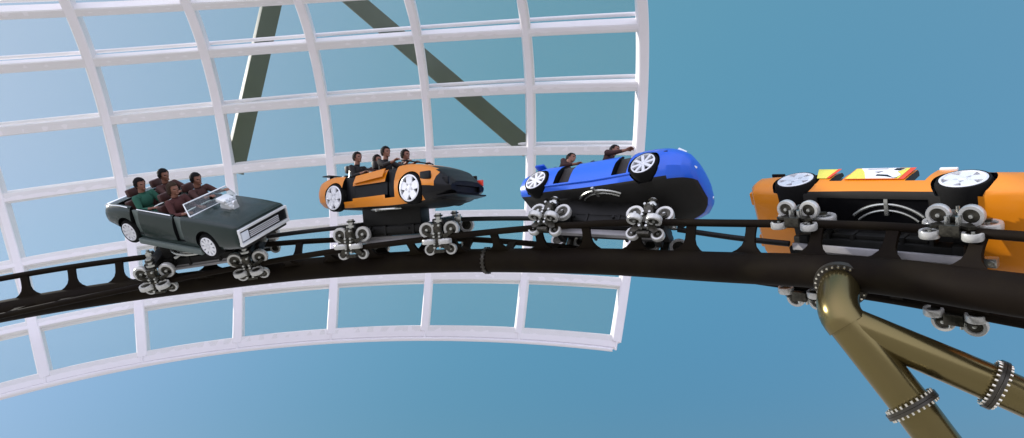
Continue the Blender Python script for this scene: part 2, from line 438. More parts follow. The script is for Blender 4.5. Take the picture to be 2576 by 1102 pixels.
# ---- car 0: dark green muscle convertible
def green_car():
    root, B = start_car(0, 'muscle_coaster_car', 'dark green convertible muscle car with bright grille and engine blower, leftmost of the train', -.51, -.08, .02, (-.06, .05, .47))
    hw = .655
    st = [(-1.92, .50, .72, .46, .54, .47, .01), (-1.80, .38, .82, .52, .62, .55, .01), (-1.30, .25, .87, .58, hw, .58, .02), (-.6, .20, .85, .60, hw, .60, .0),
          (.2, .20, .84, .60, hw, .60, .0), (.8, .22, .85, .60, hw, .60, .03), (1.4, .27, .84, .58, hw, .60, .03), (1.76, .34, .82, .56, .64, .59, .015), (1.80, .40, .80, .55, .63, .58, .01)]
    def mo(c, j, k):
        if c.z < .26 and j not in (-1, -2): return 2 if abs(c.y) < .5 else 1
        return 0
    bm = loft_body(st, mo, 1.)
    zw = .33
    cut = [cbox(-1.50, .60, -.53, .53, .27, 1.4), cbox(-1.0, -.76, -.9, .9, .34, 1.4, -.06), cbox(.18, .40, -.9, .9, .34, 1.4, -.04)]
    for x in (-1.2, .99):
        for sd in (-1, 1): cut.append(cwell(x, zw + .03, .29, sd, .54, .9))
    me = carve(bm, [M_GREEN, M_SILL, M_UNDER], cut, 'body')
    body = put_body(root, B, me)
    for x in (-1.2, .99):
        for sd in (-1, 1): road_wheel(root, x, zw, sd, .25, .19, .2, .645, 'muscle', B)
    interior(root, B, .52, -1.48, .58, .27, M_LEATHER, [(-.05, -.27), (-.05, .27), (-.98, -.27), (-.98, .27)])
    # seat side shells seen through the gaps
    for x in (-.89, .28):
        for sd in (-1, 1):
            bm = NB(); box(bm, (x, sd * .56, .56), (.22, .05, .50), bev=.015); obj('step_panel', bm, M_SILL, root, B)
    bm = NB()
    for sd in (-1, 1): box(bm, (-.1, sd * .58, .17), (1.75, .16, .12), bev=.03)
    obj('side_sill', bm, M_SILL, root, B)
    # chrome belt line
    for sd in (-1, 1):
        bar(root, [(-1.78, sd * .575, .825), (-1.3, sd * .60, .878), (-1.05, sd * .605, .87)], .014, M_CHROME, 'belt_trim', B)
        bar(root, [(-.79, sd * .608, .86), (.15, sd * .608, .85)], .014, M_CHROME, 'belt_trim', B)
    bm = NB(); box(bm, (-1.86, 0, .77), (.10, 1.0, .09), Matrix.Rotation(rad(-35), 3, 'Y'), bev=.02); obj('rear_trim', bm, M_CHROME, root, B)
    # grille: chrome surround, dark mouth, bars, lamps
    bm = NB(); zc, hh, yy = .60, .14, .61
    box(bm, (1.825, 0, zc + hh), (.05, 2 * yy, .045), bev=.01); box(bm, (1.825, 0, zc - hh), (.07, 2 * yy, .065), bev=.012)
    for sd in (-1, 1): box(bm, (1.825, sd * (yy - .015), zc), (.048, .035, 2 * hh - .03), bev=.01)
    gs = obj('grille_surround', bm, M_BRIGHT, root, B)
    bm = NB(); box(bm, (1.808, 0, zc), (.015, 2 * yy - .06, 2 * hh - .04)); obj('grille_mouth', bm, M_BLACK, gs)
    bm = NB()
    for z in (-.06, -.025, .01, .045): box(bm, (1.830, 0, zc + z), (.02, .74, .013), bev=.003)
    obj('grille_bars', bm, M_RIM, gs)
    for sd in (-1, 1):
        bm = NB(); box(bm, (1.826, sd * .475, zc), (.02, .17, .17), bev=.01); obj('headlight', bm, M_LAMP if sd < 0 else M_BLACK, root, B)
    bm = NB(); box(bm, (1.78, 0, .40), (.07, 1.1, .09), bev=.02); obj('front_bumper', bm, M_UNDER, root, B)
    # supercharger on the hood
    bm = NB(); box(bm, (1.08, 0, .77), (.34, .24, .12), bev=.025); box(bm, (1.10, 0, .86), (.22, .30, .07), bev=.02)
    box(bm, (.99, 0, .93), (.26, .34, .10), Matrix.Rotation(rad(12), 3, 'Y'), bev=.03)
    for y in (-.11, 0, .11): cyl(bm, (1.12, y, .93), (1.18, y, .95), .045, 14)
    cyl(bm, (1.26, 0, .76), (1.31, 0, .76), .085, 18); cyl(bm, (1.26, .0, .87), (1.31, 0, .87), .06, 18)
    bmesh.ops.scale(bm, verts=bm.verts, vec=(.8, .8, .8)); bmesh.ops.translate(bm, verts=bm.verts, vec=(.17, 0, .29)); obj('engine_blower', bm, M_BRIGHT, root, B)
    # windscreen
    a0, a1 = Vector((.62, -.57, .86)), Vector((.62, .57, .86)); b0, b1 = Vector((.44, -.50, 1.06)), Vector((.44, .50, 1.06))
    bm = NB(); tube(bm, [a0, b0, b1, a1], .016, 8); tube(bm, [a0, a1], .016, 8); fr_ = obj('windscreen_frame', bm, M_BRIGHT, root, B)
    bm = NB(); prism(bm, [a0, a1, b1, b0], (.008, 0, .006)); obj('windscreen', bm, M_GLASS, fr_, sm=False)
    bm = NB(); box(bm, (.50, 0, .78), (.20, 1.0, .10), bev=.03); obj('dashboard', bm, M_BLACK, root, B)
    lap_bar(root, B, .18, .74); lap_bar(root, B, -.72, .74)
green_car()

# ---- car 1: low orange wedge supercar
def wedge_car():
    root, B = start_car(1, 'wedge_coaster_car', 'low orange wedge supercar with black nose, between the green and the blue car', -.40, -.10, -.03, (-.10, .03, .61))
    hw = .70
    st = [(-1.84, .28, .56, .46, .56, .50, .0), (-1.72, .16, .70, .54, .66, .58, .01), (-1.3, .10, .77, .58, hw, .60, .02), (-.85, .07, .74, .60, .69, .60, .0),
          (-.2, .05, .73, .60, .67, .585, .0), (.35, .03, .76, .60, .68, .585, .0), (.8, .03, .80, .60, hw, .585, .02), (1.15, .05, .76, .58, hw, .57, .03), (1.5, .09, .64, .54, .67, .52, .04), (1.70, .14, .50, .46, .58, .44, .03), (1.84, .20, .40, .36, .47, .36, .02)]
    def mo(c, j, k):
        if c.z < .095: return 2
        if c.x > 1.60 or (c.x > 1.30 and c.z < .34) or j == -2: return 1
        if c.x > 1.30 and abs(c.y) < .44 and c.z > .5: return 1
        return 0
    bm = loft_body(st, mo, .6)
    zw = .33
    cut = [cbox(-1.28, .60, -.52, .52, .17, 1.3), cbox(-.94, -.62, -1., 1., .22, 1.3, .05), cbox(.32, .60, -1., 1., .20, 1.3, .05)]
    cut += [cbox(-.62, .34, s * .66 - .06, s * .66 + .06, .27, .52) for s in (-1, 1)]
    cut.append(cbox(1.78, 2.1, -.34, .34, .22, .33))
    for x in (-1.18, 1.02):
        for sd in (-1, 1): cut.append(cwell(x, zw, .31, sd, .53, 1.))
    put_body(root, B, carve(bm, [M_ORANGE, M_BLACK, M_UNDER], cut, 'body'))
    for x, r in ((-1.18, .285), (1.02, .285)):
        for sd in (-1, 1): road_wheel(root, x, zw, sd, r, .25, .17, .70, 'dish', B)
    interior(root, B, .51, -1.26, .58, .17, M_BSEAT, [(.0, -.27), (.0, .27), (-.85, -.27), (-.85, .27)])
    # gull panel above the black door recess
    for sd in (-1, 1):
        bm = NB(); prism(bm, [(-.56, sd * .60, .72), (.30, sd * .60, .78), (.30, sd * .68, .62), (-.56, sd * .68, .56)], (0, sd * .02, 0)); obj('door_panel', bm, M_ORANGE, root, B)
        for c_, d_ in (((-.76, sd * .57, .46), (.27, .05, .50)), ((.48, sd * .57, .48), (.24, .05, .54))):
            bm = NB(); box(bm, c_, d_, bev=.02); obj('step_panel', bm, M_BLACK, root, B)
        bm = NB(); box(bm, (1.40, sd * .655, .53), (.24, .06, .15), bev=.02); obj('side_vent', bm, M_BLACK, root, B)
        bm = NB(); box(bm, (1.74, sd * .49, .42), (.14, .05, .13), bev=.02); obj('corner_lamp', bm, M_RED if sd > 0 else M_BLACK, root, B)
        bm = NB(); box(bm, (-1.82, sd * .44, .50), (.06, .18, .08), bev=.02); obj('tail_lamp', bm, M_LAMP, root, B)
    bm = NB(); prism(bm, [(1.56, -.56, .13), (1.93, -.42, .15), (1.93, .42, .15), (1.56, .56, .13)], (0, 0, .025)); obj('front_splitter', bm, M_BLACK, root, B)
    bm = NB(); box(bm, (-1.66, 0, .84), (.22, 1.05, .025), bev=.008)
    for y in (-.4, .4): box(bm, (-1.62, y, .77), (.10, .03, .13), bev=.008)
    obj('rear_wing', bm, M_BLACK, root, B)
    bm = NB()
    for y in (-.3, -.1, .1, .3): box(bm, (-1.44, y, .795), (.22, .10, .03), bev=.01)
    obj('engine_cover', bm, M_CHROME, root, B)
    bar(root, [(-.98, -.45, .74), (-.98, -.40, .98), (-.98, .40, .98), (-.98, .45, .74)], .02, M_STEEL, 'rollover_hoop', B)
    bar(root, [(.66, -.50, .78), (.56, -.42, .93), (.56, .42, .93), (.66, .50, .78)], .014, M_BLACK, 'windscreen_rim', B)
wedge_car()

# ---- car 2: blue sports car
def blue_car():
    root, B = start_car(2, 'blue_coaster_car', 'bright blue rounded sports car body on coaster bogies, underside turned towards the viewer', -.20, -.10, .0, (-.12, -.02, .55))
    hw = .73
    st = [(-1.84, .34, .62, .42, .50, .42, .0), (-1.74, .20, .74, .52, .62, .50, .01), (-1.3, .10, .80, .60, hw, .58, .02), (-.85, .07, .77, .62, .72, .60, .0),
          (-.1, .05, .76, .62, .70, .60, .0), (.5, .05, .78, .62, .71, .59, .0), (1.0, .06, .83, .62, hw, .58, .04), (1.30, .09, .83, .60, .73, .55, .06), (1.50, .13, .78, .56, .70, .52, .07), (1.66, .18, .71, .49, .63, .46, .06), (1.75, .24, .62, .38, .52, .36, .05), (1.79, .31, .54, .24, .36, .24, .03)]
    mo = lambda c, j, k: 1 if (c.z < .30 and j in (0, 1, 22, 23)) or (c.z < .13) else 0
    bm = loft_body(st, mo, .3)
    zw = .33
    cut = [cbox(-1.46, .72, -.54, .54, .18, 1.3), cbox(-.83, -.48, -1, 1, .20, 1.3, .04), cbox(.42, .72, -1, 1, .20, 1.3, .04)]
    for x in (-1.26, 1.03):
        for sd in (-1, 1): cut.append(cwell(x, zw, .29, sd, .55, 1.))
    put_body(root, B, carve(bm, [M_BLUE, M_UNDER], cut, 'body'))
    for x in (-1.26, 1.03):
        for sd in (-1, 1): road_wheel(root, x, zw, sd, .26, .215, .26, .745, 'multi', B)
    interior(root, B, .53, -1.44, .70, .18, M_BSEAT, [(-.10, -.27), (-.10, .27), (-1.0, -.27), (-1.0, .27)])
    for sd in (-1, 1):
        for c_, d_ in (((-.655, sd * .58, .44), (.30, .05, .48)), ((.57, sd * .58, .44), (.26, .05, .48))):
            bm = NB(); box(bm, c_, d_, bev=.02); obj('step_panel', bm, M_BSEAT, root, B)
        bm = NB(); box(bm, (1.36, sd * .70, .50), (.07, .03, .17), bev=.01); obj('side_vent', bm, M_BLACK, root, B)
        bm = NB(); tube(bm, [(1.60, sd * .60, .42), (1.71, sd * .49, .43), (1.78, sd * .36, .44)], .025, 8); obj('running_light', bm, M_LAMP, root, B)
        bm = NB(); tube(bm, [(1.46, sd * .53, .775), (1.58, sd * .46, .735)], .035, 10, flat=.5); obj('headlight', bm, M_LAMP, root, B)
        bm = NB(); box(bm, (-1.68, sd * .36, .56), (.06, .16, .07), bev=.02); obj('tail_lamp', bm, M_LAMP, root, B)
        bm = NB(); tube(bm, [(-1.0, sd * .69, .19), (0, sd * .68, .175), (.8, sd * .69, .19)], .022, 8); obj('sill_strake', bm, M_BLUE, root, B)
        bm = NB(); box(bm, (-1.50, sd * .35, .83), (.06, .03, .12)); obj('spoiler_post', bm, M_BLUE, root, B)
    bm = NB(); box(bm, (-1.52, 0, .90), (.22, 1.20, .045), bev=.012); obj('rear_spoiler', bm, M_BLUE, root, B)
    bm = NB()
    for x, y in ((-.6, -.3), (.1, .1), (.9, .15), (-.3, .35)): cyl(bm, (x, y, .085), (x, y, .062), .045, 14)
    for y in (-.42, .42): box(bm, (-.1, y, .073), (1.5, .06, .02), bev=.005)
    box(bm, (1.0, 0, .078), (.05, .9, .02)); box(bm, (-1.1, 0, .078), (.05, .9, .02))
    obj('underbody_fittings', bm, M_BLACK, root, B)
    bar(root, [(.74, -.52, .80), (.62, -.44, .92), (.62, .44, .92), (.74, .52, .80)], .014, M_STEEL, 'windscreen_rim', B)
    for y in (-.27, .27): bar(root, [(-1.32, y, .6), (-1.36, y, 1.10)], .03, M_STEEL, 'headrest_post', B)
blue_car()

# ---- car 3: orange racer nearest the viewer
def racer_car():
    root, B = start_car(3, 'racer_coaster_car', 'large orange racing car with painted door panel, banked on its side at the right', -.01, .17, .02, (-.20, -.20, .50))
    hw = .66
    st = [(-1.84, .28, .56, .48, .56, .48, .0), (-1.72, .14, .68, .56, .64, .54, .01), (-1.2, .10, .72, .58, hw, .56, .02), (-.85, .10, .76, .58, hw, .58, .0),
          (-.1, .09, .76, .60, .655, .63, .0), (.6, .09, .76, .60, hw, .62, .0), (1.05, .10, .80, .60, .67, .56, .04), (1.5, .10, .70, .62, .70, .52, .06), (2.0, .12, .60, .60, .69, .46, .06), (2.5, .16, .46, .48, .56, .36, .05), (2.8, .22, .36, .30, .36, .22, .03)]
    mo = lambda c, j, k: 1 if (c.z < .13 and -1.15 < c.x < 1.0) else 0
    bm = loft_body(st, mo, .3)
    zw = .33
    cut = [cbox(-1.0, .80, -.54, .54, .19, 1.3), cbox(-.603, -.434, -1.02, .98, .343, 1.31, .033), cbox(.373, .604, -1.01, .99, .341, 1.29, .057), cbox(-.7, .7, -.5, .5, 0, .13)]
    for x in (-1.09, 1.02):
        for sd in (-1, 1): cut.append(cwell(x, zw, .335, sd, .55, 1.))
    put_body(root, B, carve(bm, [M_ORANGE, M_UNDER], cut, 'body'))
    for x in (-1.09, 1.02):
        for sd in (-1, 1): road_wheel(root, x, zw, sd, .30, .25, .34, .68, 'dish', B)
    interior(root, B, .53, -.98, .78, .19, M_BSEAT, [(.30, -.27), (.30, .27), (-.45, -.27), (-.45, .27)])
    for sd in (-1, 1):
        # painted door panel: red frame, yellow corner, white field, black strokes
        y = sd * .668
        def flat(poly, d, m, name, par):
            bm = NB(); prism(bm, [(px, y + sd * d, pz) for px, pz in poly], (0, sd * .003, 0)); return obj(name, bm, m, par[0], par[1], sm=False)
        p = flat([(-.40, .36), (.355, .36), (.385, .73), (-.375, .73)], 0, M_REDD, 'door_decal', (root, B))
        flat([(-.39, .37), (.29, .37), (.32, .715), (-.365, .715)], .004, M_YEL, 'yellow_field', (p, None))
        flat([(-.30, .715), (-.22, .60), (-.12, .37), (.24, .37), (.28, .49), (.20, .59), (.28, .68), (.18, .715)], .008, M_PANEL, 'white_emblem', (p, None))
        bm = NB()
        for poly in ([(-.20, .685), (.06, .685), (.06, .672), (-.20, .672)], [(-.08, .58), (.03, .60), (-.02, .55)], [(-.02, .50), (.12, .48), (.22, .385), (.27, .39), (.27, .382), (.23, .376), (.11, .43), (-.02, .45)], [(.16, .70), (.27, .69), (.22, .62), (.14, .64)]):
            prism(bm, [(px, y + sd * .012, pz) for px, pz in poly], (0, sd * .002, 0))
        obj('black_strokes', bm, M_BLACK, p, sm=False)
        q = flat([(-.80, .40), (-.64, .40), (-.60, .72), (-.92, .73)], 0, M_YEL, 'rear_decal', (root, B)); flat([(-.66, .40), (-.62, .40), (-.58, .72), (-.63, .72)], .004, M_REDD, 'red_edge', (q, None))
        for c_, d_ in (((-.52, sd * .60, .38), (.17, .07, .07)), ((.485, sd * .60, .37), (.22, .07, .05))):
            bm = NB(); box(bm, c_, d_, bev=.02); obj('step_panel', bm, M_BLACK, root, B)
        bm = NB(); box(bm, (.74, sd * .625, .76), (.20, .04, .05), bev=.01); obj('side_marker', bm, M_PANEL, root, B)
    bm = NB(); box(bm, (-1.62, 0, .79), (.22, 1.15, .03), bev=.01)
    for y in (-.4, .4): box(bm, (-1.6, y, .73), (.1, .03, .12))
    obj('rear_wing', bm, M_BLACK, root, B)
    bm = NB(); box(bm, (-1.80, .38, .30), (.10, .22, .14), bev=.03); box(bm, (-1.80, -.38, .30), (.10, .22, .14), bev=.03); obj('rear_bumper', bm, M_ORANGE, root, B)
racer_car()

# ---- drawbars linking the cars
for i, lab in enumerate(['dark steel drawbar between the green muscle car and the orange wedge car', 'dark steel drawbar between the orange wedge car and the blue car', 'dark steel drawbar between the blue car and the large orange racer']):
    pts = [fr(s)[0] + fr(s)[3] * .37 for s in np.linspace(S0 + i * LCAR + 1.20, S0 + (i + 1) * LCAR - 1.20, 7)]
    c = pts[3]; bm = NB(); tube(bm, [p - c for p in pts], .045, 12)
    o = obj('drawbar', bm, [M_CHASSIS, M_STEEL], None, W @ Matrix.Translation(c)); tag(o, lab, 'drawbar', 'drawbars between the coaster cars')

# ------------------------------------------------------------------ riders
def person_mesh(pose, name):
    b2 = NB(); V = {}
    def ball(c, rx, ry=None, rz=None):
        bmesh.ops.create_uvsphere(b2, u_segments=16, v_segments=12, radius=1, matrix=Matrix.Translation(c) @ Matrix.Diagonal((rx, ry or rx, rz or rx, 1)))
    def v(k, co, r): V[k] = (Vector(co), r)
    def e(a, b, n=14):
        (pa_, ra), (pb_, rb) = V[a], V[b]
        tube(b2, [pa_.lerp(pb_, t) for t in (0, .35, .7, 1)], [ra, ra * .6 + rb * .4 + .12 * min(ra, rb), ra * .3 + rb * .7 + .08 * min(ra, rb), rb], n)
        ball(pa_, ra); ball(pb_, rb)
    ball((0, 0, .11), .125, .165, .12); ball((0, 0, .24), .105, .135, .12); ball((.012, 0, .40), .115, .165, .155); ball((.0, 0, .47), .095, .175, .075)
    v('nk', (.005, 0, .52), .056); v('hd', (.028, 0, .67), .054); e('nk', 'hd')
    for s in (-1, 1):
        k = str(s)
        v('h' + k, (.03, s * .095, .09), .088); v('kn' + k, (.40, s * .12, .12), .060); v('kb' + k, (.41, s * .12, .10), .058); v('an' + k, (.50, s * .12, -.20), .040)
        v('ft' + k, (.63, s * .12, -.23), .034)
        e('h' + k, 'kn' + k); e('kb' + k, 'an' + k); e('an' + k, 'ft' + k)
        sh, el, wr, pa = pose(s)
        v('sh' + k, sh, .060); v('el' + k, el, .043); v('wr' + k, wr, .029)
        e('sh' + k, 'el' + k); e('el' + k, 'wr' + k)
        ball((sh[0] - .01, sh[1] * .7, sh[2] - .01), .07, .07, .062)
        d = (Vector(pa) - Vector(wr)).normalized(); side = Vector((0, 1, 0)); side = (side - d * side.dot(d)).normalized(); nrm = d.cross(side)
        if nrm.z > 0: nrm = -nrm
        P = Vector(pa); Rm = Matrix((d, side, nrm)).transposed().to_4x4()
        bmesh.ops.create_uvsphere(b2, u_segments=14, v_segments=10, radius=1, matrix=Matrix.Translation(P) @ Rm @ Matrix.Diagonal((.052, .043, .019, 1)))
        tube(b2, [Vector(wr), P], [.028, .026], 12)
        for q in range(4):
            L = (.040, .050, .046, .034)[q]; b0 = P + side * (q - 1.5) * .023 + d * .035
            b1 = b0 + d * L * .8 + nrm * .008; b2_ = b1 + d * L * .45 + nrm * .030
            tube(b2, [b0 - d * .02, b1, b2_], [.0115, .0105, .0095], 8); ball(b2_, .0095)
        tb = P - side * s * .032 - d * .01
        tube(b2, [tb + side * s * .015, tb - side * s * .012 + d * .015, tb - side * s * .020 + d * .045 + nrm * .012], [.014, .0125, .0105], 8)
    m2 = bpy.data.meshes.new('sk')
    r = bmesh.ops.create_uvsphere(b2, u_segments=28, v_segments=20, radius=1, matrix=Matrix.Translation((.035, 0, .725)) @ Matrix.Diagonal((.098, .077, .118, 1)))
    for vv in r['verts']:
        q = vv.co - Vector((.035, 0, .725))
        if q.z < -.02 and q.x > 0: q.y *= .86; q.x *= 1.02
        if q.x > .07 and -.005 < q.z < .03 and .015 < abs(q.y) < .05: q.x -= .012
        vv.co = q + Vector((.035, 0, .725))
    for c, s in (((.132, 0, .718), (.022, .013, .026)), ((.128, 0, .680), (.012, .026, .010)), ((.118, 0, .645), (.022, .028, .02)), ((.03, -.076, .715), (.018, .009, .028)), ((.03, .076, .715), (.018, .009, .028)), ((.120, 0, .752), (.02, .045, .008))):
        bmesh.ops.create_uvsphere(b2, u_segments=12, v_segments=8, radius=1, matrix=Matrix.Translation(c) @ Matrix.Diagonal((*s, 1)))
    bmesh.ops.recalc_face_normals(b2, faces=b2.faces); b2.to_mesh(m2); b2.free()
    o = bpy.data.objects.new('sk', m2); COL.objects.link(o)
    rm = o.modifiers.new('r', 'REMESH'); rm.mode = 'VOXEL'; rm.voxel_size = .0062; rm.use_smooth_shade = True
    sm = o.modifiers.new('sm', 'SMOOTH'); sm.iterations = 2; sm.factor = .4
    dg = bpy.context.evaluated_depsgraph_get(); dg.update()
    m3 = bpy.data.meshes.new_from_object(o.evaluated_get(dg)); bpy.data.objects.remove(o); m3.name = name
    b3 = NB(); b3.from_mesh(m3); seen = set(); isl = []
    for v0 in b3.verts:
        if v0 in seen: continue
        st_ = [v0]; seen.add(v0); comp = []
        while st_:
            q = st_.pop(); comp.append(q)
            for e_ in q.link_edges:
                w_ = e_.other_vert(q)
                if w_ not in seen: seen.add(w_); st_.append(w_)
        isl.append(comp)
    isl.sort(key=len); print('islands', len(isl), [len(c) for c in isl[-3:]])
    bmesh.ops.delete(b3, geom=[v_ for c in isl[:-1] for v_ in c], context='VERTS'); b3.to_mesh(m3); b3.free()
    m3.materials.clear()
    for m in (M_SKIN, M_SH['brown'], M_TROU, M_EYE): m3.materials.append(m)
    sh, el, wr, pa = pose(1)
    for p in m3.polygons:
        c = p.center
        dw = min((c - Vector((wr[0], s * abs(wr[1]), wr[2]))).dot(Vector((pa[0] - el[0], s * (pa[1] - el[1]), pa[2] - el[2])).normalized()) if (c - Vector((pa[0], s * abs(pa[1]), pa[2]))).length < .17 else -1 for s in (-1, 1))
        near = min((c - Vector((pa[0], s * abs(pa[1]), pa[2]))).length for s in (-1, 1))
        if c.z > .575 and abs(c.y) < .12 and c.x < .2:
            p.material_index = 3 if (abs(abs(c.y) - .032) < .013 and abs(c.z - .737) < .008 and c.x > .09) else 0
        elif near < .125: p.material_index = 0
        elif c.z < .13: p.material_index = 2
        else: p.material_index = 1
    return m3
pose_fwd = lambda s: ((.03, s * .17, .50), (.16, s * .22, .30), (.38, s * .17, .34), (.45, s * .15, .36))
pose_up = lambda s: ((.03, s * .17, .51), (.22, s * .22, .42), (.43, s * .18, .47), (.50, s * .17, .50))
PM = {'fwd': person_mesh(pose_fwd, 'person_body'), 'up': person_mesh(pose_up, 'person_body')}
def hair_mesh(long_):
    bm = NB()
    r = bmesh.ops.create_icosphere(bm, subdivisions=4, radius=1, matrix=Matrix.Translation((.022, 0, .742)) @ Matrix.Diagonal((.108, .092, .115, 1)))
    dele = [v for v in bm.verts if (v.co.x > .075 and v.co.z < .79) or (v.co.z < (.60 if long_ else .655)) or (v.co.x > .035 and v.co.z < .70)]
    bmesh.ops.delete(bm, geom=dele, context='VERTS')
    rnd = random.Random(3)
    for v in bm.verts:
        n = (v.co - Vector((.022, 0, .742))).normalized(); v.co += n * rnd.uniform(-.003, .010)
        if long_ and v.co.z < .72: v.co.x -= .02; v.co.z -= .05
    bmesh.ops.solidify(bm, geom=bm.faces[:], thickness=.012)
    me = bpy.data.meshes.new('hair'); bm.to_mesh(me); bm.free(); me.materials.append(M_HAIR); smooth(me, 60); return me
HM = {False: hair_mesh(False), True: hair_mesh(True)}
def rider(car, x, y, z, pose, shirt, label, hair=None, long_=False, lean=0., sc=1.):
    root, B, mw = CARS[car]
    o = bpy.data.objects.new('person', PM[pose])
    link(o, None, mw @ B @ Matrix.Translation((x, y, z)) @ Matrix.Rotation(lean, 4, 'Y') @ Matrix.Scale(sc, 4))
    o.material_slots[1].link = 'OBJECT'; o.material_slots[1].material = M_SH[shirt]
    tag(o, label, 'person', 'riders on the coaster')
    h = bpy.data.objects.new('hair', HM[long_]); link(h, o, Matrix())
    if hair: h.material_slots[0].link = 'OBJECT'; h.material_slots[0].material = hair
    return o
ZG = .47
rider(0, -.07, -.27, ZG, 'fwd', 'wine', 'rider in wine red top in the near front seat of the green car, hands forward', M_HAIRB, True, 0., 1.07)
rider(0, -.07, .27, ZG, 'up', 'brown', 'rider in brown top in the far front seat of the green car', M_HAIR, False, 0., 1.07)
rider(0, -1.0, .27, ZG, 'up', 'brown', 'dark haired rider in brown top in the far rear seat of the green car', M_HAIR, False, 0., 1.07)
rider(0, -1.0, -.27, ZG, 'fwd', 'green', 'rider in green top in the near rear seat of the green car', M_HAIR, False, 0., 1.07)
ZL = .47
rider(1, -.08, -.27, ZL, 'up', 'dark', 'rider in dark top in the near front seat of the orange wedge car', M_HAIR, sc=.97)
rider(1, -.08, .27, ZL, 'up', 'maroon', 'rider with arms held forward in the far front seat of the orange wedge car', M_HAIR, sc=.97)
rider(1, -.95, -.27, ZL, 'fwd', 'dark', 'rider in dark top in the near rear seat of the orange wedge car', M_HAIR, sc=.97)
rider(1, -.95, .27, ZL, 'fwd', 'maroon', 'rider in maroon top in the far rear seat of the orange wedge car', M_HAIR, sc=.97)
ZB = .62
rider(2, -.12, -.27, ZB, 'up', 'maroon', 'rider in maroon top in the near front seat of the blue car', M_HAIR, sc=.97)
rider(2, -.12, .27, ZB, 'fwd', 'dark', 'rider in dark top in the far front seat of the blue car', M_HAIR, sc=.97)
rider(2, -1.14, -.27, ZB, 'fwd', 'maroon', 'rider in maroon top in the near rear seat of the blue car', M_HAIR, sc=.97)

# ------------------------------------------------------------------ lattice tunnel
XT = np.array([-4.52128, 12.43873, 4.69336, -2.34637, 0.18621, -0.06134, 0.01273, -0.17027, -0.0641, 0.01502, -0.00474, 0.00148, 4.92627, 3.5092, 3.71788, 3.92865, 4.12205, 4.28923, 4.44824, 4.57668, 0.05637, -4.71163, -3.5291, -2.28337, -1.0018, 0.26682, 1.44446, 2.44027, 0.16194, -0.04652])
TSC = 1.14
def tun(j, i, out=0.):
    """point on the tunnel shell: hoop number j (1 = open mouth), row number i (7 = lower edge); out = metres outside the shell"""
    x = XT; u = j - 4.
    c = x[0:3] + x[3:6] * u + x[6:9] * u * u + x[9:12] * u ** 3
    T = x[3:6] + 2 * x[6:9] * u + 3 * x[9:12] * u * u; T = T / np.linalg.norm(T)
    z = np.array([0, 0, 1.]); U = z - T * (T @ z); U /= np.linalg.norm(U); A = np.cross(U, T)
    T2 = T + x[28] * A + x[29] * U; T2 /= np.linalg.norm(T2); U = U - T2 * (U @ T2); U /= np.linalg.norm(U); A = np.cross(U, T2)
    th = np.polyval(np.polyfit(np.arange(1, 8), x[13:20], 5), i) if 1 <= i <= 7 else (x[13] + (i - 1) * (x[14] - x[13]))
    rr = np.polyval(np.polyfit(np.arange(1, 8), x[21:28], 4), i) if i >= 1 else (x[21] + (i - 1) * (x[22] - x[21]) )
    rho = x[12] + rr
    th = th + x[20] * u
    P = (c + rho * (math.cos(th) * A + math.sin(th) * U)) * TSC
    return Vector(P)
def tun_n(j, i):
    a = tun(j, i + .05) - tun(j, i - .05); b = tun(j + .05, i) - tun(j - .05, i)
    n = a.cross(b).normalized()
    if n.y < 0: n = -n
    return n
def sec_n(j, i):
    n = tun_n(j, i); return Vector((-.14, n.y, n.z)).normalized()
def boxsweep(bm, pts, nrm, w, n0, n1, b=.022):
    rings = []; k = len(pts)
    for i in range(k):
        t = (pts[min(i + 1, k - 1)] - pts[max(i - 1, 0)]).normalized(); n = nrm[i]; n = (n - t * n.dot(t)).normalized(); sd = t.cross(n)
        h = w / 2; prof = [(-h, n0 + b), (-h + b, n0), (h - b, n0), (h, n0 + b), (h, n1 - b), (h - b, n1), (-h + b, n1), (-h, n1 - b)]
        rings.append([bm.verts.new(pts[i] + sd * x + n * y) for x, y in prof])
    for i in range(k - 1):
        for j in range(8): bm.faces.new((rings[i][j], rings[i][(j + 1) % 8], rings[i + 1][(j + 1) % 8], rings[i + 1][j]))
    bm.faces.new(rings[0][::-1]); bm.faces.new(rings[-1]); bmesh.ops.recalc_face_normals(bm, faces=bm.faces)
